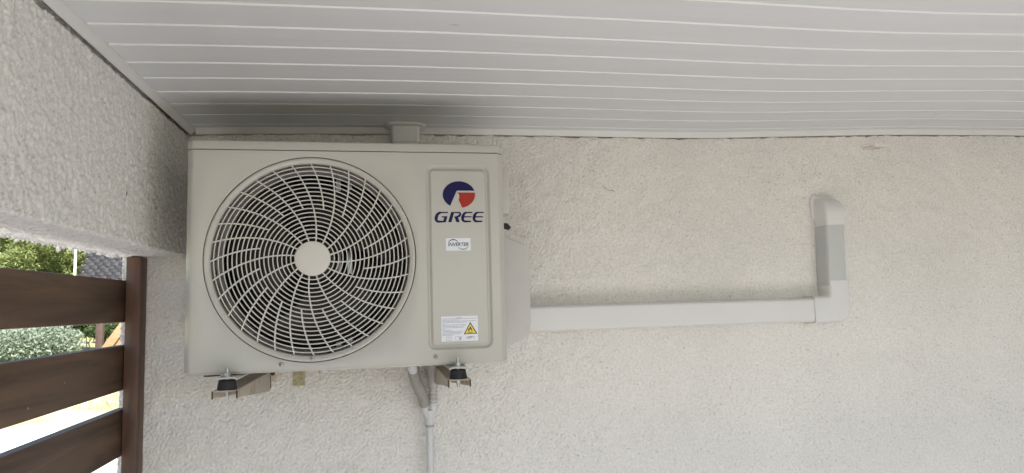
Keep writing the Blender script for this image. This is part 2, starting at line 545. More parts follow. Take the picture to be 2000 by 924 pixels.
beam = grid_obj('porch_beam', BP, 'beam', origin=(-0.62, -1.0, 1.906), flip=False)
tag(beam, 'off-white rough-cast rendered beam above the brown slatted fence', 'beam')
mbs = MB()
for (y, z) in [(-0.475, 2.02), (-0.472, 2.012)]:
    pass
sp = MB().add([(-0.531, -0.486 + dy, 2.008 + dz) for dy, dz in ((-.003, -.006), (.001, -.007), (.004, 0), (.002, .006), (-.002, .004))], [(0, 1, 2, 3, 4)])
sp.build('dirt_spot', 'dark_gap', beam)

# ------------------------------------------------------------------ roof and plank ceiling
roof = thing('porch_roof', (1.9, -1.5, 2.40), 'porch ceiling of long white plastic planks with pale grooves', 'ceiling')
MB().box((-0.95, -3.05, 2.42), (4.7, 0.33, 2.56)).build('roof_deck', 'roof', roof)
MB().box((-0.95, -3.09, 2.30), (4.7, -3.052, 2.60)).build('fascia', 'white_paint', roof)
PX = list(np.arange(-0.520, 2.9, 0.05)) + [3.2, 3.8, 4.6]
def plank(y_near, y_far):
    prof = [(y_near - 0.0062, 0.014), (y_near - 0.0062, 0.0036), (y_near - 0.0006, 0.0036), (y_near + 0.0004, 0.0032), (y_near + 0.0022, 0.0006), (y_near + 0.0032, 0.0), (y_far - 0.0074, 0.0), (y_far - 0.0067, 0.0005), (y_far - 0.0066, 0.014)]
    rings = [[(x, y, zc(x) + z) for y, z in prof] for x in PX]
    mb = MB().loft(rings, True, True, True)
    o = mb.build('plank', 'pvc', roof, smooth=True, sharp=28)
    o.data.materials.append(MT['pvc_groove_light'])
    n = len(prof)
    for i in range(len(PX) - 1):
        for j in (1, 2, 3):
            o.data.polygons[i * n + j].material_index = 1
    return o
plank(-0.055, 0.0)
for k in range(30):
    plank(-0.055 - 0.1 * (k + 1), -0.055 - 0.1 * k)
# edge trims
prof = [(-0.004, 0.002), (-0.004, -0.0155), (-0.0065, -0.0165), (-0.0105, -0.0160), (-0.0180, -0.0052), (-0.0205, -0.0012), (-0.0215, 0.002)]
MB().loft([[(x, y, zc(x) + z) for y, z in prof] for x in [-0.5130] + PX[1:]], True, True, True).build('edge_trim', 'pvc_trim', roof, smooth=True, sharp=40)
prof = [(-0.5305, 0.004), (-0.5305, -0.0150), (-0.528, -0.0165), (-0.524, -0.0150), (-0.5150, -0.0040), (-0.5138, -0.0010), (-0.5138, 0.004)]
MB().loft([[(x, y, zc(-.53) + z) for x, z in prof] for y in np.linspace(-0.006, -3.05, 12)], True, True, True).build('edge_trim', 'pvc_trim', roof, smooth=True, sharp=40)

# ------------------------------------------------------------------ air conditioner outdoor unit
YF, YBK = -0.420, -0.115
XL, XR = -0.431, 0.302
Z0, Z1, ZL = 1.615, 2.1192, 2.142
unit = thing('air_conditioner', (-0.065, -0.27, 1.600), 'cream outdoor air conditioner with big round fan grille, blue and red emblem', 'air conditioner')

def outline(off=0.0, fil=0.004):
    """plan outline (x, y), chamfered front corners with rounded bends, from back left round the front to back right"""
    c = [(XL - off, YBK), (XL - off, YF + 0.0135 - off * .4), (XL + 0.0135 - off * .4, YF - off), (XR - 0.0155 + off * .4, YF - off), (XR + off, YF + 0.0155 - off * .4), (XR + off, YBK)]
    out = [c[0]]
    for i in range(1, 5):
        p, a, b = Vector(c[i]), Vector(c[i - 1]), Vector(c[i + 1])
        u, w = (a - p).normalized(), (b - p).normalized()
        A, B = p + u * fil, p + w * fil
        for t in (0, .25, .5, .75, 1):
            q = (1 - t) ** 2 * A + 2 * t * (1 - t) * p + t * t * B
            out.append((q.x, q.y))
    out.append(c[5])
    return out
ol = outline()
# casing: side panels and corner bends (front is made of the two panels below)
i0 = 10   # index of last point of left chamfer bend
left_path, right_path = ol[:11], ol[11:]
FXL, FXR = left_path[-1][0], right_path[0][0]
MB().loft([[(x, y, z) for x, y in left_path] for z in (Z0, 1.75, 1.9, Z1)], closed=False).build('side_panel', 'case', unit, smooth=True, sharp=60)
MB().loft([[(x, y, z) for x, y in right_path] for z in (Z0, 1.75, 1.9, Z1)], closed=False).build('side_panel', 'case', unit, smooth=True, sharp=60)
MB().box((XL, YBK - 0.001, Z0), (XR, YBK + 0.001, Z1)).build('back_panel', 'case', unit)
MB().box((XL + 0.004, YF + 0.006, Z0 - 0.006), (XR - 0.004, YBK - 0.003, Z0 + 0.004)).build('base_pan', 'case', unit, bevel=0.002)
g_ = outline(-0.004)
MB().loft([[(x, y, z) for x, y in g_] for z in (2.105, 2.135)], closed=False).build('lid_gap_dark', 'dark_gap', unit)  # black strip added behind the lid gap to paint its shade
lid = MB()
rings = []
for z, off in ((2.1212, 0.0004), (2.1218, 0.0012), (2.1372, 0.0012), (2.1402, 0.0004), (2.1418, -0.0015), (2.1424, -0.006)):
    rings.append([(x, y, z) for x, y in outline(off)])
lid.loft(rings, True, True, True)
lid_o = lid.build('lid', 'case', unit, smooth=True, sharp=40)

# fan panel (flat sheet with a round opening)
FC = (-0.154, 1.8665)
RH = 0.2385
XM = 0.0965
mb = MB()
corn = [math.atan2(z - FC[1], x - FC[0]) for x in (FXL, XM) for z in (Z0, Z1)]
angs = sorted(set([2 * PI * i / 160 - PI for i in range(160)] + corn))
inner, outer, lip = [], [], []
for a in angs:
    c, s = math.cos(a), math.sin(a)
    t = min(((XM - FC[0]) / c if c > 1e-9 else 9), ((FXL - FC[0]) / c if c < -1e-9 else 9), ((Z1 - FC[1]) / s if s > 1e-9 else 9), ((Z0 - FC[1]) / s if s < -1e-9 else 9))
    lip.append((FC[0] + RH * c, YF + 0.012, FC[1] + RH * s))
    inner.append((FC[0] + RH * c, YF + 0.0006, FC[1] + RH * s))
    inner2 = None
    outer.append((FC[0] + t * c, YF, FC[1] + t * s))
inn2 = [(FC[0] + (RH + .0009) * math.cos(a), YF, FC[1] + (RH + .0009) * math.sin(a)) for a in angs]
mb.loft([lip, inner, inn2, outer], True)
mb.build('fan_panel', 'case', unit, smooth=True, sharp=50)

# service panel: pressed sheet with a rounded rectangular channel
gx = np.unique(np.concatenate([np.arange(XM, FXR, 0.0018), [FXR]]))
gzz = np.unique(np.concatenate([np.arange(Z0, Z1, 0.0018), [Z1]]))
CX, CZ, HX, HZ, RR = (0.109 + 0.266) / 2, (1.6445 + 2.0885) / 2, (0.266 - 0.109) / 2, (2.0885 - 1.6445) / 2, 0.020
XXg, ZZg = np.meshgrid(gx, gzz)
qx, qz = np.abs(XXg - CX) - (HX - RR), np.abs(ZZg - CZ) - (HZ - RR)
sd = np.hypot(np.maximum(qx, 0), np.maximum(qz, 0)) + np.minimum(np.maximum(qx, qz), 0) - RR      # 0 at the outer rim, negative inside
def sstep(a, b, x):
    t = np.clip((x - a) / (b - a), 0, 1)
    return t * t * (3 - 2 * t)
dep = 0.0064 * sstep(0.0, -0.006, sd) - 0.0060 * sstep(-0.0085, -0.0135, sd)
SPm = np.stack([XXg, YF + dep, ZZg], -1)
grid_obj('service_panel', SPm, 'case', unit)

# folded bottom edge of the front sheet
MB().add([(FXL, YF, Z0), (FXR, YF, Z0), (FXR, YF + 0.014, Z0 - 0.0006), (FXL, YF + 0.014, Z0 - 0.0006)], [(0, 1, 2, 3)]).build('folded_edge', 'case', unit)

# --- grille
def lathe(profile, seg=144, c=FC):
    rings = []
    for r, y in profile:
        rings.append([(c[0] + r * math.cos(2 * PI * k / seg), y, c[1] + r * math.sin(2 * PI * k / seg)) for k in range(seg)])
    return MB().loft(rings, True)
grille = lathe([(0.2366, -0.406), (0.2366, -0.4203), (0.2355, -0.4217), (0.2335, -0.4224), (0.2310, -0.4224), (0.2292, -0.4210), (0.2268, -0.4202), (0.2245, -0.4186), (0.2232, -0.4140), (0.2222, -0.4020), (0.2212, -0.372)]).build('grille', 'case', unit, smooth=True, sharp=70)
for k in range(18):
    r = 0.2165 - 0.00985 * k
    seg = 128 if r > 0.1 else 72
    sec = [(0.00145 * math.cos(a), 0.0026 * math.sin(a)) for a in [2 * PI * i / 8 for i in range(8)]]
    rings = []
    for i in range(seg):
        t = 2 * PI * i / seg
        rings.append([(FC[0] + (r + dr) * math.cos(t), -0.4130 + dy, FC[1] + (r + dr) * math.sin(t)) for dr, dy in sec])
    rings.append(rings[0])
    MB().loft(rings, True).build('ring', 'grille', grille, smooth=True)
def rib(theta_out, r0):
    rings = []
    n = 22
    for i in range(n + 1):
        r = r0 + (0.2252 - r0) * i / n
        th = math.radians(theta_out) + math.radians(22.5) * (r - 0.222) / 0.181
        dth = math.radians(22.5) / 0.181
        tang = Vector((math.cos(th) - r * dth * math.sin(th), math.sin(th) + r * dth * math.cos(th))).normalized()
        nrm = Vector((-tang.y, tang.x))
        p = Vector((FC[0] + r * math.cos(th), FC[1] + r * math.sin(th)))
        w = 0.00155
        yb_ = -0.4166 + (0.003 if i == n else 0)
        sec = [(-w, -0.4095), (-w, yb_ + .0008), (-w * .6, yb_), (w * .6, yb_), (w, yb_ + .0008), (w, -0.4095)]
        rings.append([(p.x + nrm.x * u, y, p.y + nrm.y * u) for u, y in sec])
    return MB().loft(rings, True, True, True).build('rib', 'grille', grille, smooth=True, sharp=40)
for k in range(16):
    rib(102.0 + 22.5 * k, 0.0385)
    rib(102.0 + 11.25 + 22.5 * k, 0.1180)
hub = lathe([(0.0405, -0.409), (0.0405, -0.4168), (0.0398, -0.4182), (0.0385, -0.4188), (0.022, -0.4190)], 64)
n0 = len(hub.v)
hub.f.append(tuple(range(n0 - 64, n0)))
hub.build('hub_cap', 'grille', grille, smooth=True, sharp=50)
# faint oval mark pressed into the cap
om = []
for i in range(41):
    t = 2 * PI * i / 40
    om.append([(FC[0] + 0.013 * math.cos(t) * s_, -0.41925, FC[1] + 0.0085 * math.sin(t) * s_) for s_ in (0.93, 1.07)])
MB().loft(om, False).build('pressed_mark', 'grille', grille)

# --- inside: shroud, fan, coil, motor bracket
lathe([(0.2205, -0.371), (0.218, -0.35), (0.216, -0.31)], 96).build('shroud', 'cover', unit, smooth=True)
MB().box((XL + 0.006, -0.160, Z0 + 0.006), (XR - 0.006, -0.135, Z1 - 0.004)).build('coil_block', 'coil', unit)
fins = MB()
for i in range(24):
    z = 1.635 + i * 0.0200
    fins.box((-0.42, -0.1645, z), (0.10, -0.1602, z + 0.0035))
kind(fins.build('coil_tubes', 'coil', unit), 'stuff')
MB().box((0.100, -0.400, Z0 + 0.006), (0.104, -0.162, Z1 - 0.004)).build('partition', 'dark_gap', unit)
fan = lathe([(0.0, -0.385), (0.030, -0.385), (0.048, -0.378), (0.052, -0.365), (0.052, -0.300)], 48).build('fan', 'fan', unit, smooth=True, sharp=40)
for b in range(3):
    rows = []
    for i in range(15):
        u = i / 14
        r = 0.050 + 0.156 * u
        row = []
        span = math.radians(74 + 16 * math.sin(PI * u))
        start = math.radians(18 + 120 * b - 30 * u ** 1.4)
        for j in range(15):
            s_ = j / 14
            th = start + span * s_
            row.append((FC[0] + r * math.cos(th), -0.372 + 0.075 * s_ + 0.012 * math.sin(PI * s_) * u, FC[1] + r * math.sin(th)))
        rows.append(row)
    A = np.array(rows)
    mb = MB()
    n = 15
    for off in (0, 0.0025):
        k = len(mb.v)
        mb.v += [tuple(p + np.array([0, off, 0])) for p in A.reshape(-1, 3)]
        for i in range(14):
            for j in range(14):
                q = (k + i * n + j, k + i * n + j + 1, k + (i + 1) * n + j + 1, k + (i + 1) * n + j)
                mb.f.append(q if off else q[::-1])
    mb.build('blade', 'fan', fan, smooth=True)
for x in (-0.104, -0.076):
    MB().box((x - 0.006, -0.262, Z0 + 0.006), (x + 0.006, -0.258, Z1 - 0.006)).box((x - 0.006, -0.258, Z0 + 0.006), (x - 0.004, -0.240, Z1 - 0.006)).build('motor_rail', 'zinc', unit)
MB().box((-0.19, -0.268, 1.735), (-0.06, -0.263, 1.760)).build('motor_strap', 'zinc', unit)
lathe([(0.0, -0.29), (0.045, -0.29), (0.048, -0.285), (0.048, -0.22), (0.0, -0.22)], 40).build('fan_motor', 'fan', unit, smooth=True, sharp=40)

# --- screws
def screw(x, z, y=YF):
    s = lathe([(0.0, y - 0.0030), (0.0028, y - 0.0028), (0.0048, y - 0.0016), (0.0052, y)], 20, (x, z)).build('screw', 'screw', unit, smooth=True, sharp=50)
    MB().box((x - 0.0024, y - 0.0034, z - 0.0005), (x + 0.0024, y - 0.00305, z + 0.0005)).box((x - 0.0005, y - 0.0034, z - 0.0024), (x + 0.0005, y - 0.0031, z + 0.0024)).build('screw_slot', 'dark_gap', s)
screw(-0.222, 1.6268)
screw(0.127, 1.6300)
screw(-0.154, 1.6380, -0.4224)

# --- emblem and lettering (flat print just proud of the pressed panel)
YP = YF + 0.0004
S_ = 0.0002145
def E(zx, zy):                      # drawing units -> panel position
    return (0.1215 + zx * S_ - zy * 0.0000031, 2.0672 - zy * S_ * 1.012)
def flat(name, polys, m, parent, y=YP - 0.0006, dy=0.00006):
    mb = MB()
    for i, p in enumerate(polys):
        mb.prism([E(*q) for q in p], y - dy * i, YP + 0.001)
    return mb.build(name, m, parent)
cx, cy, ax_, ay_ = 322, 232, 184, 151
def ell(a):
    return (cx + ax_ * math.cos(math.radians(a)), cy - ay_ * math.sin(math.radians(a)))
emblem = flat('emblem', [[ell(a) for a in np.linspace(17, 237, 50)] + [(290, 203), (294, 194), (300, 189), (308, 187)]], 'blue', unit)
flat('emblem_field', [[ell(a) for a in np.linspace(-258.5 + 180 + 0, 9.2 - 0, 40) if a <= 9.2][::1] + [(497, 209), (300, 208), (312, 217), (322, 232), (326, 248), (325, 266), (318, 292)]], 'red', emblem)

def ribbon(pts, widths, closed=False):
    """polyline with widths -> polygon outline in drawing units"""
    L, Rr = [], []
    n = len(pts)
    for i in range(n):
        a, b = pts[max(0, i - 1)], pts[min(n - 1, i + 1)]
        dx, dy = b[0] - a[0], b[1] - a[1]
        l = math.hypot(dx, dy) or 1
        w = widths[i] / 2
        L.append((pts[i][0] - dy / l * w, pts[i][1] + dx / l * w))
        Rr.append((pts[i][0] + dy / l * w, pts[i][1] - dx / l * w))
    return L + Rr[::-1]
def curve(ctrl, n=7):
    """quadratic through [p0, c, p1]"""
    p0, c, p1 = ctrl
    return [((1 - t) ** 2 * p0[0] + 2 * t * (1 - t) * c[0] + t * t * p1[0], (1 - t) ** 2 * p0[1] + 2 * t * (1 - t) * c[1] + t * t * p1[1]) for t in [i / n for i in range(n + 1)]]
def letter_E(x):
    arc = [(x + 126, 434)] + curve([(x + 60, 434), (x + 26, 440), (x + 16, 484)]) + curve([(x + 16, 484), (x + 6, 526), (x + 40, 535)])[1:] + [(x + 110, 535)]
    w = [13, 14] + list(np.linspace(22, 36, 7)) + list(np.linspace(34, 22, 7)) + [14]
    return [ribbon(arc, w), [(x + 16, 477), (x + 118, 477), (x + 114, 490), (x + 14, 490)]]
letters = []
arc = [(197, 434)] + curve([(120, 434), (78, 438), (66, 484)]) + curve([(66, 484), (56, 527), (88, 536)])[1:] + [(168, 536)]
letters.append(('G', [ribbon(arc, [13, 14] + list(np.linspace(24, 37, 7)) + list(np.linspace(36, 24, 7)) + [14]),
                      [(126, 476), (190, 476), (187, 489), (123, 489)], [(157, 476.5), (190, 476.5), (172, 542), (141, 542)]]))
letters.append(('R', [[(233, 428), (268, 428), (236, 542), (199, 542)],
                      ribbon([(262, 434)] + curve([(312, 434), (352, 440), (326, 470)]) + curve([(326, 470), (314, 485), (268, 486)])[1:], [13, 14] + list(np.linspace(18, 26, 7)) + list(np.linspace(24, 12, 7))),
                      [(272, 484), (306, 482), (330, 542), (290, 542)]]))
letters.append(('E', letter_E(348)))
letters.append(('E', letter_E(478)))
for nm, polys in letters:
    flat('letter', polys, 'blue', emblem)

def text_mesh(txt, size, x, z, y, m, parent, shear=0.25, wscale=1.0, name='print'):
    cu = bpy.data.curves.new('txt', 'FONT')
    cu.body = txt
    cu.size = 1.0
    cu.shear = shear
    cu.align_x = 'CENTER'
    cu.align_y = 'CENTER'
    cu.extrude = 0.0
    cu.offset = 0.012
    o = bpy.data.objects.new('txt', cu)
    COL.objects.link(o)
    dg = bpy.context.evaluated_depsgraph_get()
    me = bpy.data.meshes.new_from_object(o.evaluated_get(dg))
    bpy.data.objects.remove(o)
    for v in me.vertices:
        a, b = v.co.x, v.co.y
        v.co = (x + a * size * wscale, y, z + b * size)
    me.materials.clear()
    return finish(name, me, m, parent)

ix0, iz0 = E(168, 862)
ix1, iz1 = E(450, 722)
st = MB().box((ix0 + 0.0008, YP - 0.0006, iz0), (ix1, YP + 0.001, iz1)).build('inverter_sticker', 'sticker', unit)
ixc, izc = E(309, 793)
text_mesh('INVERTER', 0.0122, ixc, izc - 0.0002, YP - 0.00075, 'blue', st, 0.22, 0.92, 'lettering')
flat('swoosh', [ribbon([(255 + 52 * math.cos(math.radians(a)), 775 - 37 * math.sin(math.radians(a))) for a in np.linspace(180, 15, 16)], list(np.linspace(5, 11, 8)) + list(np.linspace(11, 5, 8)))], 'blue', st, YP - 0.00078)
flat('swoosh', [ribbon([(365 + 54 * math.cos(math.radians(a)), 812 + 34 * math.sin(math.radians(a))) for a in np.linspace(0, 165, 16)], list(np.linspace(4, 10, 8)) + list(np.linspace(10, 4, 8)))], 'green', st, YP - 0.00082)

# --- warning label
wx0, wx1, wz0, wz1 = 0.1415, 0.2290, 1.6640, 1.7235
wl = MB().box((wx0, YP - 0.0006, wz0), (wx1, YP + 0.001, wz1)).build('warning_label', 'sticker', unit)
def Lp(u, v):                        # label drawing units (0..900, 0..605 down) -> panel
    return (wx0 + u / 900 * (wx1 - wx0), wz1 - v / 605 * (wz1 - wz0))
def lflat(name, polys, m, lay=1):
    mb = MB()
    for p in polys:
        mb.add([(Lp(*q)[0], YP - 0.0006 - 0.00008 * lay, Lp(*q)[1]) for q in p], [tuple(range(len(p)))])
    return mb.build(name, m, wl)
words = []
lr = random.Random(3)
lines = [(36, 360, 520), (62, 25, 870), (92, 25, 455), (122, 25, 860), (152, 25, 640), (182, 25, 110), (212, 25, 600), (244, 25, 590), (276, 25, 545), (306, 25, 70), (336, 25, 240), (366, 25, 540), (396, 25, 510), (426, 25, 475), (456, 25, 280)]
for v, u0, u1 in lines:
    u = u0
    while u < u1 - 8:
        w = min(lr.uniform(18, 80), u1 - u)
        words.append([(u, v - 6), (u + w, v - 6), (u + w, v + 6), (u, v + 6)])
        u += w + 9
kind(lflat('small_print', words, 'print_grey'), 'stuff')
tri = lflat('triangle_border', [[(542, 446), (712, 150), (886, 438)]], 'print_black', 1)
lflat('triangle_field', [[(580, 428), (712, 195), (846, 421)]], 'yellow', 2)
lflat('flame', [[(690, 388), (666, 372), (655, 345), (664, 315), (676, 295), (680, 312), (694, 296), (704, 262), (712, 248), (722, 275), (738, 292), (750, 318), (758, 342), (752, 368), (734, 388), (740, 362), (730, 335), (712, 316), (698, 336), (686, 358)]], 'print_black', 3)
lflat('flame_base', [[(635, 400), (775, 394), (775, 408), (635, 413)]], 'print_black', 3)
def frame_polys(u0, v0, u1, v1, t):
    return [[(u0, v0), (u1, v0), (u1, v0 + t), (u0, v0 + t)], [(u0, v1 - t), (u1, v1 - t), (u1, v1), (u0, v1)], [(u0, v0 + t), (u0 + t, v0 + t), (u0 + t, v1 - t), (u0, v1 - t)], [(u1 - t, v0 + t), (u1, v0 + t), (u1, v1 - t), (u1 - t, v1 - t)]]
kind(lflat('book_symbol', frame_polys(118, 492, 244, 588, 9) + [[(176, 501), (184, 501), (184, 579), (176, 579)]], 'print_grey', 1), 'stuff')
kind(lflat('manual_symbol', frame_polys(338, 490, 490, 586, 6) + [[(420, 496), (425, 496), (425, 580), (420, 580)]], 'print_grey', 1), 'stuff')
lflat('person_symbol', [[(448, 512), (460, 505), (468, 530), (464, 568), (444, 570), (442, 535)]], 'print_black', 1)
kind(lflat('paper_symbol', [[(610, 500), (616, 500), (606, 535), (598, 535)], [(598, 535), (740, 560), (738, 570), (594, 545)], [(815, 492), (826, 494), (790, 570), (778, 566)], [(616, 500), (826, 494), (820, 500), (616, 506)]], 'print_grey', 1), 'stuff')
lflat('printed_name', [[(642, 512), (762, 504), (764, 522), (642, 528)]], 'print_black', 1)

# --- right side: carrying handle, cable gland, valve cover
MB().box((XR, -0.300, 1.985), (XR + 0.036, -0.20, 2.108)).build('carry_handle', 'cover', unit, bevel=0.003)
MB().tube([(XR, -0.235, 1.962), (XR + 0.038, -0.235, 1.960), (XR + 0.046, -0.235, 1.953)], [0.008, 0.0085, 0.006], 14).build('cable_gland', 'rubber', unit, smooth=True, sharp=40)
poly = [(XR, 1.944), (XR + 0.05, 1.921), (XR + 0.088, 1.905), (XR + 0.0935, 1.898), (XR + 0.0945, 1.700), (XR + 0.0905, 1.668), (XR + 0.083, 1.660), (XR + 0.045, 1.643), (XR, 1.6235)]
MB().prism(poly, -0.255, -0.125).build('valve_cover', 'cover', unit, bevel=0.004, bseg=3)

# --- feet and drain outlets underneath
def foot(x0, x1):
    mb = MB()
    xc_ = (x0 + x1) / 2
    pts = [(x0, 1.6025), (x0, 1.6045), (x0 + 0.006, 1.6075), (x1 - 0.006, 1.6075), (x1, 1.6045), (x1, 1.6025)]
    inn = [(x1 - 0.001, 1.6008), (x1 - 0.007, 1.6045), (x0 + 0.007, 1.6045), (x0 + 0.001, 1.6008)]
    mb.prism(pts + inn, -0.4680, -0.130)
    return mb.build('foot', 'case', unit, smooth=True, sharp=40)
foot(-0.3525, -0.3065)
foot(0.1540, 0.2005)
MB().tube([(-0.380, -0.37, 1.6085), (-0.380, -0.37, 1.6035)], [0.019, 0.018], 24).build('drain_plug', 'rubber', unit, smooth=True, sharp=40)
MB().tube([(-0.146, -0.20, 1.610), (-0.146, -0.20, 1.585)], [0.014, 0.013], 20).tube([(-0.146, -0.20, 1.603), (-0.146, -0.20, 1.600)], [0.019, 0.019], 20).build('drain_spout', 'pipe', unit, smooth=True, sharp=40)
MB().tube([(0.081, -0.20, 1.610), (0.081, -0.19, 1.590), (0.085, -0.175, 1.578)], [0.0135, 0.0135, 0.0125], 20).build('drain_spout', 'pipe', unit, smooth=True, sharp=40)

# ------------------------------------------------------------------ wall brackets
def bracket(xc_, label):
    t = thing('wall_bracket', (xc_, -0.22, 1.52), label, 'bracket', 'steel brackets under the air conditioner')
    w = 0.0262
    zt = 1.5795
    th = 0.0025
    # inverted channel: top web, two cheeks that deepen towards the wall
    MB().box((xc_ - w, -0.470, zt - th), (xc_ + w, -0.004, zt)).build('arm', 'bracket', t, bevel=0.0008)
    for s in (-1, 1):
        xa, xb = (xc_ - w, xc_ - w + th) if s < 0 else (xc_ + w - th, xc_ + w)
        prof = [(-0.470, zt - th - .0002), (-0.470, zt - 0.0155), (-0.440, zt - 0.018), (-0.05, zt - 0.052), (-0.018, zt - 0.054), (-0.008, zt - 0.046), (-0.004, zt - 0.035), (-0.004, zt - th - .0002)]
        mb = MB()
        n = len(prof)
        mb.add([(xa, y, z) for y, z in prof] + [(xb, y, z) for y, z in prof], [tuple(range(n)), tuple(range(2 * n - 1, n - 1, -1))] + [(i, (i + 1) % n, (i + 1) % n + n, i + n) for i in range(n)])
        mb.build('cheek', 'bracket', t, bevel=0.0005, bseg=1)
        MB().box((xa - .0004, -0.4718, zt - 0.0170), (xb + .0004, -0.4702, zt - 0.0005)).build('raw_edge', 'rust', t)
        MB().box((xa - .0005, -0.0150, zt - 0.0490), (xb + .0005, -0.0040, zt - 0.004)).build('raw_edge', 'rust', t)
    MB().box((xc_ - w, -0.0068, zt - 0.030), (xc_ + w + 0.012, -0.0032, zt + 0.26)).build('wall_plate', 'bracket', t, bevel=0.001)
    MB().tube([(xc_ + w + 0.006, -0.006, zt - 0.008), (xc_ + w + 0.006, -0.016, zt - 0.008)], [0.006, 0.005], 6).build('anchor_bolt', 'rust', t)
    y = -0.446
    MB().tube([(xc_, y, zt + 0.0002), (xc_, y, zt + 0.004), (xc_, y, zt + 0.019), (xc_, y, zt + 0.0210)], [0.0205, 0.0205, 0.0182, 0.0170], 28).build('rubber_mount', 'rubber', t, smooth=True, sharp=40)
    b = MB().tube([(xc_, y, zt - 0.0195), (xc_, y, zt + 0.0475)], [0.0037, 0.0037], 14).build('stud', 'zinc', t, smooth=True, sharp=40)
    MB().tube([(xc_, y, zt + 0.0282), (xc_, y, zt + 0.0296)], [0.0120, 0.0120], 24).build('washer', 'zinc', t, smooth=True, sharp=40)
    MB().tube([(xc_, y, zt + 0.0297), (xc_, y, zt + 0.0365)], [0.0068, 0.0068], 6).build('nut', 'zinc', t)
    MB().tube([(xc_, y, zt - 0.0095), (xc_, y, zt - 0.0028)], [0.0068, 0.0068], 6).build('nut', 'zinc', t)
    return t
bracket(-0.3315, 'stained beige steel bracket under the grille end of the unit, near the tape patch')
bracket(0.1765, 'stained beige steel bracket beside the drain hoses under the warning label')

# ------------------------------------------------------------------ pipe trunking on the wall
tr = thing('pipe_trunking', (1.0, -0.03, 1.66), 'white plastic pipe trunking running along the wall and turning up', 'trunking')
def xprof(h0, h1, d, ch=0.009, n=6):
    """trunking section as (s, y): s across, y out of the wall"""
    pts = [(h0, -0.001), (h0 + 0.002, -d + ch)]
    for i in range(n + 1):
        a = PI / 2 * i / n
        pts.append((h0 + 0.003 + ch - ch * math.cos(a), -d + ch - ch * math.sin(a)))
    for i in range(n + 1):
        a = PI / 2 * i / n
        pts.append((h1 - 0.004 - ch + ch * math.sin(a), -d + ch - ch * math.cos(a)))
    pts += [(h1 - 0.003, -d + ch), (h1, -0.001)]
    return pts
p = xprof(1.662, 1.7425, 0.058)
MB().loft([[(x, y, z) for z, y in p] for x in (0.360, 0.8, 1.385)], True, True, True).build('horizontal_cover', 'duct', tr, smooth=True, sharp=40)
pv = xprof(1.4375, 1.512, 0.058)
MB().loft([[(x - .006 * (1 - (z - 1.78) / .21), y, z) for x, y in pv] for z in (1.780, 1.9, 1.995)], True, True, True).build('vertical_cover', 'duct_grey', tr, smooth=True, sharp=40)
# flat elbow: L shaped body with a rounded outer corner
def elbow_outline(d, inn):
    """d: inset of the outer edges, inn: inset of the inner corner edges"""
    Xa, Xb, Za, Zb, Ro = 1.376, 1.5125 - d, 1.6575 + d, 1.7955, 0.044
    Xi, Zi, ri = 1.4345 + inn, 1.7475 - inn, 0.010
    o = [(Xa, Za)] + [(Xb - Ro + Ro * math.cos(a), Za + Ro + Ro * math.sin(a)) for a in np.linspace(-PI / 2, 0, 12)]
    o += [(Xb, Zb), (Xi, Zb)] + [(Xi - ri + ri * math.cos(a), Zi + ri - ri * math.sin(a)) for a in np.linspace(0, PI / 2, 6)] + [(Xa, Zi)]
    return o
er = []
for y, d, inn in ((-0.001, 0.0, 0.0), (-0.048, 0.002, 0.001), (-0.055, 0.004, 0.003), (-0.0595, 0.0075, 0.0065), (-0.0612, 0.012, 0.011)):
    er.append([(x, y, z) for x, z in elbow_outline(d, inn)])
MB().loft(er, True, True, True).build('elbow', 'duct', tr, smooth=True, sharp=50)
# wall cap: hood that curves back into the wall, on a flange plate
fl = []
fx0, fx1, fz0, fz1, fr = 1.4235, 1.522, 1.998, 2.083, 0.018
def rrect(x0, x1, z0, z1, r, n=6):
    o = []
    for cx_, cz_, a0 in ((x1 - r, z0 + r, -PI / 2), (x1 - r, z1 - r, 0), (x0 + r, z1 - r, PI / 2), (x0 + r, z0 + r, PI)):
        o += [(cx_ + r * math.cos(a0 + PI / 2 * i / n), cz_ + r * math.sin(a0 + PI / 2 * i / n)) for i in range(n + 1)]
    return o
MB().prism(rrect(fx0, fx1, fz0, fz1, fr), -0.0070, -0.001).build('wall_flange', 'duct', tr, bevel=0.002)
hood = []
for i in range(13):
    a = PI / 2 * i / 12
    # section sweeps from facing down (z) to facing the wall
    zc_ = 1.975 + 0.002 + 0.030 * (i / 12) if False else 0
    sec = []
    for x, y in xprof(1.4355, 1.5135, 0.0605):
        ctr = Vector((0.0, 0.0))
        rad = -y
        sec.append((x, -0.0045 - rad * math.cos(a), 2.012 + rad * math.sin(a)))
    hood.append(sec)
hood = [[(x, y - .0045, 1.978) for x, y in xprof(1.4355, 1.5135, 0.0605)]] + hood
MB().loft(hood, True, True, True).build('wall_cap', 'duct', tr, smooth=True, sharp=50)

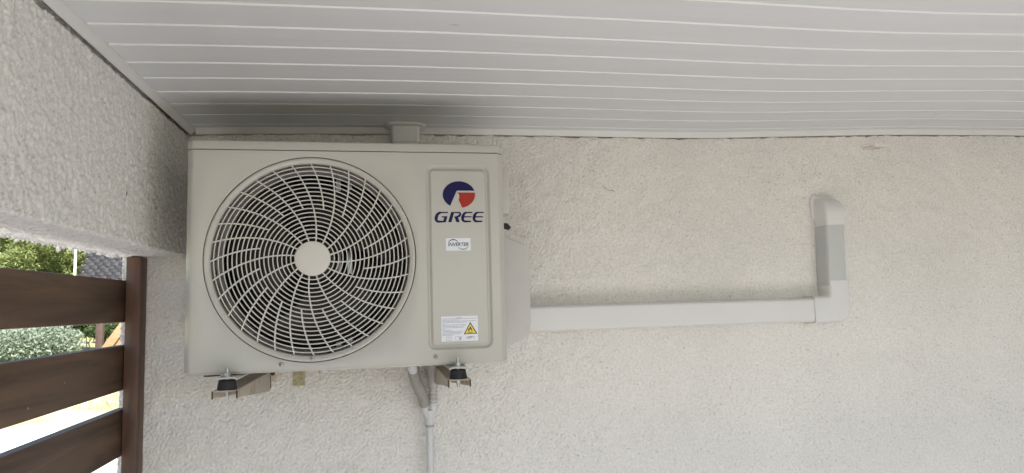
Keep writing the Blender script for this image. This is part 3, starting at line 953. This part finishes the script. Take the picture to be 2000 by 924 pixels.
tc = thing('riser_trunking', (0.078, -0.03, 2.15), 'short cream trunking piece rising behind the unit into the ceiling flange', 'trunking')
p = xprof(0.0365, 0.1195, 0.060)
MB().loft([[(x, y, z) for x, y in p] for z in (1.95, 2.2310)], True, True, True).build('riser_cover', 'duct', tc, smooth=True, sharp=40)
p = xprof(0.0345, 0.1215, 0.062)
MB().loft([[(x, y, z) for x, y in p] for z in (2.2318, zc(.08) - 0.0035)], True, True, True).build('riser_collar', 'duct', tc, smooth=True, sharp=40)
oval = []
for i in range(40):
    t = 2 * PI * i / 40
    c, s = math.cos(t), math.sin(t)
    oval.append((0.0775 + 0.060 * math.copysign(abs(c) ** 0.75, c), -0.050 + 0.044 * math.copysign(abs(s) ** 0.75, s)))
MB().loft([[(0.0775 + (x - .0775) * k, -0.05 + (y + .05) * k, zc(.08) + dz) for x, y in oval] for k, dz in ((0.985, -0.0005), (1.0, -0.002), (1.0, -0.005), (0.97, -0.007))], True, True, True).build('ceiling_flange', 'duct', tc, smooth=True, sharp=50)

# ------------------------------------------------------------------ condensate drain
dr = thing('drain_pipe', (0.137, -0.035, 0.0), 'pale grey drain pipe with two corrugated hoses under the unit', 'pipe')
def hose(pts, r, n, m):
    P_ = []
    R_ = []
    pts = [Vector(q) for q in pts]
    N = n * 4
    for i in range(N + 1):
        t = i / N * (len(pts) - 1)
        k = min(int(t), len(pts) - 2)
        f_ = t - k
        p0, p1, p2, p3 = pts[max(k - 1, 0)], pts[k], pts[k + 1], pts[min(k + 2, len(pts) - 1)]
        q = 0.5 * ((2 * p1) + (p2 - p0) * f_ + (2 * p0 - 5 * p1 + 4 * p2 - p3) * f_ ** 2 + (3 * p1 - p0 - 3 * p2 + p3) * f_ ** 3)
        P_.append(q)
        R_.append(r * (1.0 + 0.13 * math.cos(i / 4 * 2 * PI)))
    return MB().tube(P_, R_, 18).build('hose', m, dr, smooth=True)
hose([(0.084, -0.178, 1.586), (0.094, -0.135, 1.545), (0.112, -0.075, 1.505), (0.1225, -0.045, 1.470)], 0.0140, 19, 'hose_dark')
hose([(0.140, -0.150, 1.612), (0.143, -0.10, 1.570), (0.1460, -0.055, 1.530), (0.1462, -0.040, 1.468)], 0.0122, 20, 'hose')
MB().tube([(0.1235, -0.040, 1.4775), (0.1242, -0.040, 1.452), (0.133, -0.040, 1.436)], [0.0125, 0.0125, 0.0105], 20).build('connector_branch', 'pipe', dr, smooth=True, sharp=40)
MB().tube([(0.1468, -0.040, 1.4800), (0.1462, -0.040, 1.452), (0.1370, -0.040, 1.434)], [0.0128, 0.0128, 0.0105], 20).build('connector_branch', 'pipe', dr, smooth=True, sharp=40)
MB().tube([(0.1348, -0.040, 1.452), (0.1350, -0.040, 1.4395), (0.1355, -0.040, 1.425)], [0.0150, 0.0128, 0.0112], 20).build('connector_body', 'pipe', dr, smooth=True, sharp=40)
MB().tube([(0.1355, -0.040, 1.4248), (0.1357, -0.040, 1.4105)], [0.0118, 0.0118], 20).build('collar', 'pipe', dr, smooth=True, sharp=40)
MB().tube([(0.1357, -0.040, 1.4103), (0.1358, -0.040, 1.4040)], [0.0124, 0.0124], 20).build('clamp_ring', 'clamp', dr, smooth=True, sharp=40)
MB().tube([(0.1358, -0.040, 1.4043), (0.1362, -0.040, 0.9), (0.1365, -0.040, 0.0)], [0.0100, 0.0100, 0.0100], 20).build('pipe_run', 'pipe', dr, smooth=True, sharp=40)

# ------------------------------------------------------------------ slatted fence
fe = thing('slatted_fence', (-0.665, -0.7, 0.0), 'dark brown wooden fence of wide horizontal boards', 'fence')
MB().box((-0.6715, -0.058, 0.001), (-0.6345, -0.004, 1.9035)).build('post', 'post', fe, bevel=0.003)
MB().box((-0.6715, -2.55, 0.001), (-0.6345, -2.49, 1.880)).build('post', 'post', fe, bevel=0.003)
for i, (a, b) in enumerate([(1.728, 1.8405), (1.549, 1.667), (1.378, 1.499), (1.205, 1.325), (1.03, 1.15), (0.855, 0.975), (0.68, 0.80), (0.505, 0.625), (0.33, 0.45), (0.155, 0.275)]):
    MB().box((-0.7000 + .0005 * i, -2.62, a), (-0.6735, -0.012, b)).build('board', 'board', fe, bevel=0.0022)
bolt_o = MB().tube([(-0.6735, -0.40, 1.606), (-0.6728, -0.40, 1.606)], [0.0022, 0.0012], 8).build('nail_head', 'screw', fe)
MB().tube([(-0.6735, -0.555, 1.573), (-0.6728, -0.555, 1.573)], [0.0020, 0.0012], 8).build('nail_head', 'screw', fe)

# ------------------------------------------------------------------ beyond the fence
def leaves(n, centers, size, flatness=1.0, seed=1, needle=1.0):
    """centers: list of (x, y, z, rx, ry, rz); n small quads on and in the lumps"""
    r = np.random.default_rng(seed)
    C = np.array(centers)
    vol = C[:, 3] * C[:, 4] * C[:, 5]
    pick = r.choice(len(C), n, p=vol / vol.sum())
    d = r.standard_normal((n, 3))
    d /= np.linalg.norm(d, axis=1)[:, None]
    rad = r.uniform(0.35, 1.08, n) ** 0.6
    pos = C[pick, :3] + d * rad[:, None] * C[pick, 3:6]
    a = r.standard_normal((n, 3)) + d * 0.7
    a /= np.linalg.norm(a, axis=1)[:, None]
    b = np.cross(a, r.standard_normal((n, 3)))
    b /= np.linalg.norm(b, axis=1)[:, None]
    s = size * r.uniform(0.6, 1.3, n)[:, None]
    A, B = a * s, b * s * needle
    V = np.stack([pos - A * 0.5, pos + B * 0.5, pos + A * 0.7, pos - B * 0.5], 1).reshape(-1, 3)
    me = bpy.data.meshes.new('leaves')
    me.vertices.add(n * 4)
    me.vertices.foreach_set('co', V.ravel().astype(np.float32))
    me.loops.add(n * 4)
    me.loops.foreach_set('vertex_index', np.arange(n * 4, dtype=np.int32))
    me.polygons.add(n)
    me.polygons.foreach_set('loop_start', np.arange(0, n * 4, 4, dtype=np.int32))
    me.polygons.foreach_set('loop_total', np.full(n, 4, dtype=np.int32))
    me.update(calc_edges=True)
    return me

def pine(x, y, h, w, seed, m, label):
    r = random.Random(seed)
    z0 = gz(x, y) - 0.1
    t = thing('pine_tree', (x, y, z0), label, 'tree', 'pines beyond the fence')
    mb = MB()
    lean = r.uniform(-.3, .3)
    mb.tube([(x, y, z0), (x + lean * .4, y, z0 + h * .4), (x + lean, y, z0 + h * .92)], [0.16, 0.11, 0.03], 10)
    cs = []
    for i in range(80):
        u = r.uniform(0.08, 1.0)
        a = r.uniform(0, 2 * PI)
        rr = w * (1 - 0.75 * u) * r.uniform(0.35, 1.0)
        cxp, cyp, czp = x + lean * u + rr * math.cos(a), y + rr * math.sin(a), z0 + h * (0.10 + 0.88 * u)
        s = r.uniform(0.32, 0.62)
        cs.append((cxp, cyp, czp, s * 1.1, s * 1.1, s * 0.75))
        if i % 4 == 0:
            mb.tube([(x + lean * u * .9, y, czp - .25), (cxp, cyp, czp)], [0.035, 0.012], 6)
    mb.build('trunk', 'bark', t, smooth=True)
    me = leaves(30000, cs, 0.15, seed=seed, needle=0.28)
    finish('crown', me, m, t)
    return t
pine(-14.2, 29.0, 6.8, 2.3, 1, 'pine', 'bright green pine filling the gap above the top board, nearest the frame edge')
pine(-11.3, 28.0, 6.2, 2.1, 2, 'pine', 'light green pine beside the white pole of the dark roofed shelter')
pine(-12.6, 25.6, 5.4, 1.9, 6, 'pine', 'nearest bright green pine, just beyond the grey-green bush')
pine(-13.1, 33.0, 8.2, 2.2, 3, 'pine2', 'dark green pine standing between and behind the two bright pines')
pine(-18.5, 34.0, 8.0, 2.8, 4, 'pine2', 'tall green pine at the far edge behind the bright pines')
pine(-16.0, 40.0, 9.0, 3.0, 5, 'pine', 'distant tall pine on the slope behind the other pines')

def bush(x, y, rx, rz, n, seed, m, label, leaf=0.11, group='bushes beyond the fence'):
    leaf *= 0.85
    n = int(n * 1.4)
    r = random.Random(seed)
    z0 = gz(x, y) - 0.03
    t = thing('bush', (x, y, z0), label, 'bush', group)
    cs, mb = [], MB()
    for i in range(16):
        a, d = r.uniform(0, 2 * PI), r.uniform(0, 1) ** 0.6
        s = r.uniform(0.22, 0.40) * rx
        px, py, pz = x + rx * 0.75 * d * math.cos(a), y + rx * 0.6 * d * math.sin(a), z0 + rz * (0.25 + 0.6 * r.random() * (1 - d * .5))
        cs.append((px, py, pz, s, s, s * 0.75))
        mb.tube([(x + .2 * (px - x), y + .2 * (py - y), z0), (px, py, pz)], [0.018, 0.006], 5)
    mb.build('stems', 'bark', t)
    finish('foliage', leaves(n, cs, leaf, seed=seed, needle=0.5), m, t)
    return t
bush(-9.9, 18.6, 1.75, 1.65, 16000, 11, 'sage', 'big grey-green bush seen through the gap under the top board')
bush(-12.0, 19.8, 1.3, 1.6, 8000, 12, 'sage', 'grey-green bush at the frame edge in the gap under the top board')
bush(-9.3, 24.5, 0.9, 0.95, 4000, 13, 'bushg', 'dark green bush behind the brown shelter post')
bush(-11.3, 26.0, 1.6, 1.6, 8000, 14, 'bushg', 'low mid-green bush behind the big grey-green bush')
bush(-8.7, 19.2, 0.28, 0.42, 700, 15, 'flower', 'small clump of yellow flowers beside the grey-green bush', leaf=0.07)

# dry grass tufts (nobody could count them)
r = np.random.default_rng(5)
n = 16000
gx_, gy_ = r.uniform(-20, -4, n), r.uniform(13.4, 32, n)
V = np.zeros((n, 3, 3))
hgt = r.uniform(0.08, 0.28, n)
for i in range(n):
    z = gz(gx_[i], gy_[i])
    a = r.uniform(0, 2 * PI)
    V[i] = [(gx_[i] - .02 * math.cos(a), gy_[i] - .02 * math.sin(a), z - .02), (gx_[i] + .02 * math.cos(a), gy_[i] + .02 * math.sin(a), z - .02), (gx_[i] + r.uniform(-.1, .1), gy_[i] + r.uniform(-.1, .1), z + hgt[i])]
me = bpy.data.meshes.new('dry_grass')
me.from_pydata(V.reshape(-1, 3).tolist(), [], np.arange(n * 3).reshape(-1, 3).tolist())
dg_o = kind(finish('dry_grass', me, 'straw'), 'stuff')
dg_o['label'] = 'dry straw coloured grass on the slope beyond the paving'

# dark roofed shelter with wooden post
SY = 20.0
gsh = gz(-8.1, SY)
sh = thing('garden_shelter', (-8.0, SY, gsh), 'dark tiled shelter roof on a brown wooden post behind the fence', 'shelter')
tile_me = None
for i in range(12):
    for j in range(9):
        zt_ = 2.70 + i * 0.100
        yt_ = SY + 0.2 + i * 0.07
        xt_ = -8.78 + j * 0.225 + (0.11 if i % 2 else 0)
        if tile_me is None:
            mb = MB()
            rings = []
            for k in range(9):
                u = k / 8
                rings.append([(u * 0.222, 0.0, 0.020 * math.sin(PI * u) + 0.0), (u * 0.222, 0.082, 0.112 + 0.020 * math.sin(PI * u)), (u * 0.222, 0.090, 0.100 + 0.020 * math.sin(PI * u)), (u * 0.222, 0.0, -0.018 + 0.020 * math.sin(PI * u))])
            mb.loft(rings, True, True, True)
            first = mb.build('tile', 'shed_tile', sh, origin=(0, 0, 0))
            tile_me = first.data
            o = first
        else:
            o = bpy.data.objects.new('tile', tile_me)
            COL.objects.link(o)
            o.parent = sh
        po = ORG[sh.name]
        o.location = (xt_ - po[0] + random.uniform(-.008, .008), yt_ - po[1], zt_ - po[2] + random.uniform(-.008, .008))
        o.rotation_euler = (random.uniform(-.06, .06), random.uniform(-.07, .07), random.uniform(-.03, .03))
MB().add([(-8.72, SY + .2, 2.66), (-6.7, SY + .2, 2.66), (-6.7, SY + 1.1, 3.92), (-8.72, SY + 1.1, 3.92), (-8.72, SY + .2, 2.60), (-6.7, SY + .2, 2.60), (-6.7, SY + 1.16, 3.88), (-8.72, SY + 1.16, 3.88)], [(0, 1, 2, 3), (4, 7, 6, 5), (0, 4, 5, 1), (1, 5, 6, 2), (2, 6, 7, 3), (3, 7, 4, 0)]).build('roof_board', 'shed_post', sh)
MB().box((-8.80, SY + 0.10, 2.45), (-8.752, SY + 0.15, 4.1)).build('white_pole', 'white_paint', sh)
MB().box((-8.25, SY + 0.3, gsh - 0.3), (-8.06, SY + 0.48, 2.62)).build('post', 'shed_post', sh, bevel=0.02)
MB().box((-8.78, SY + 0.28, 2.40), (-6.8, SY + 0.46, 2.585)).build('cross_beam', 'shed_post', sh, bevel=0.01)
# leaning stack of sawn planks
pk = thing('timber_stack', (-7.7, SY - 0.3, gsh), 'leaning orange-brown sawn planks beside the shelter post', 'timber')
for k in range(4):
    x0, z0_ = -8.02 + k * 0.24, gsh - 0.05 + 0.03 * k
    x1, z1_ = x0 + 0.85, z0_ + 1.25
    dx, dz = 0.095, -0.065
    mb = MB()
    yk = SY - 0.32 + 0.07 * k
    mb.prism([(x0 - dx, z0_ - dz), (x0 + dx, z0_ + dz), (x1 + dx, z1_ + dz), (x1 - dx, z1_ - dz)], yk, yk + 0.06)
    mb.build('plank', 'timber', pk, bevel=0.006)
# small service box on the corner of the house
sb = thing('junction_box', (-0.712, 0.10, 1.66), 'small white box on the outer corner of the house wall', 'box')
MB().box((-0.722, 0.06, 1.652), (-0.7005, 0.13, 1.700)).build('box_body', 'white_paint', sb, bevel=0.004)
MB().box((-0.724, 0.072, 1.664), (-0.7222, 0.118, 1.688)).build('box_lid', 'clamp', sb)
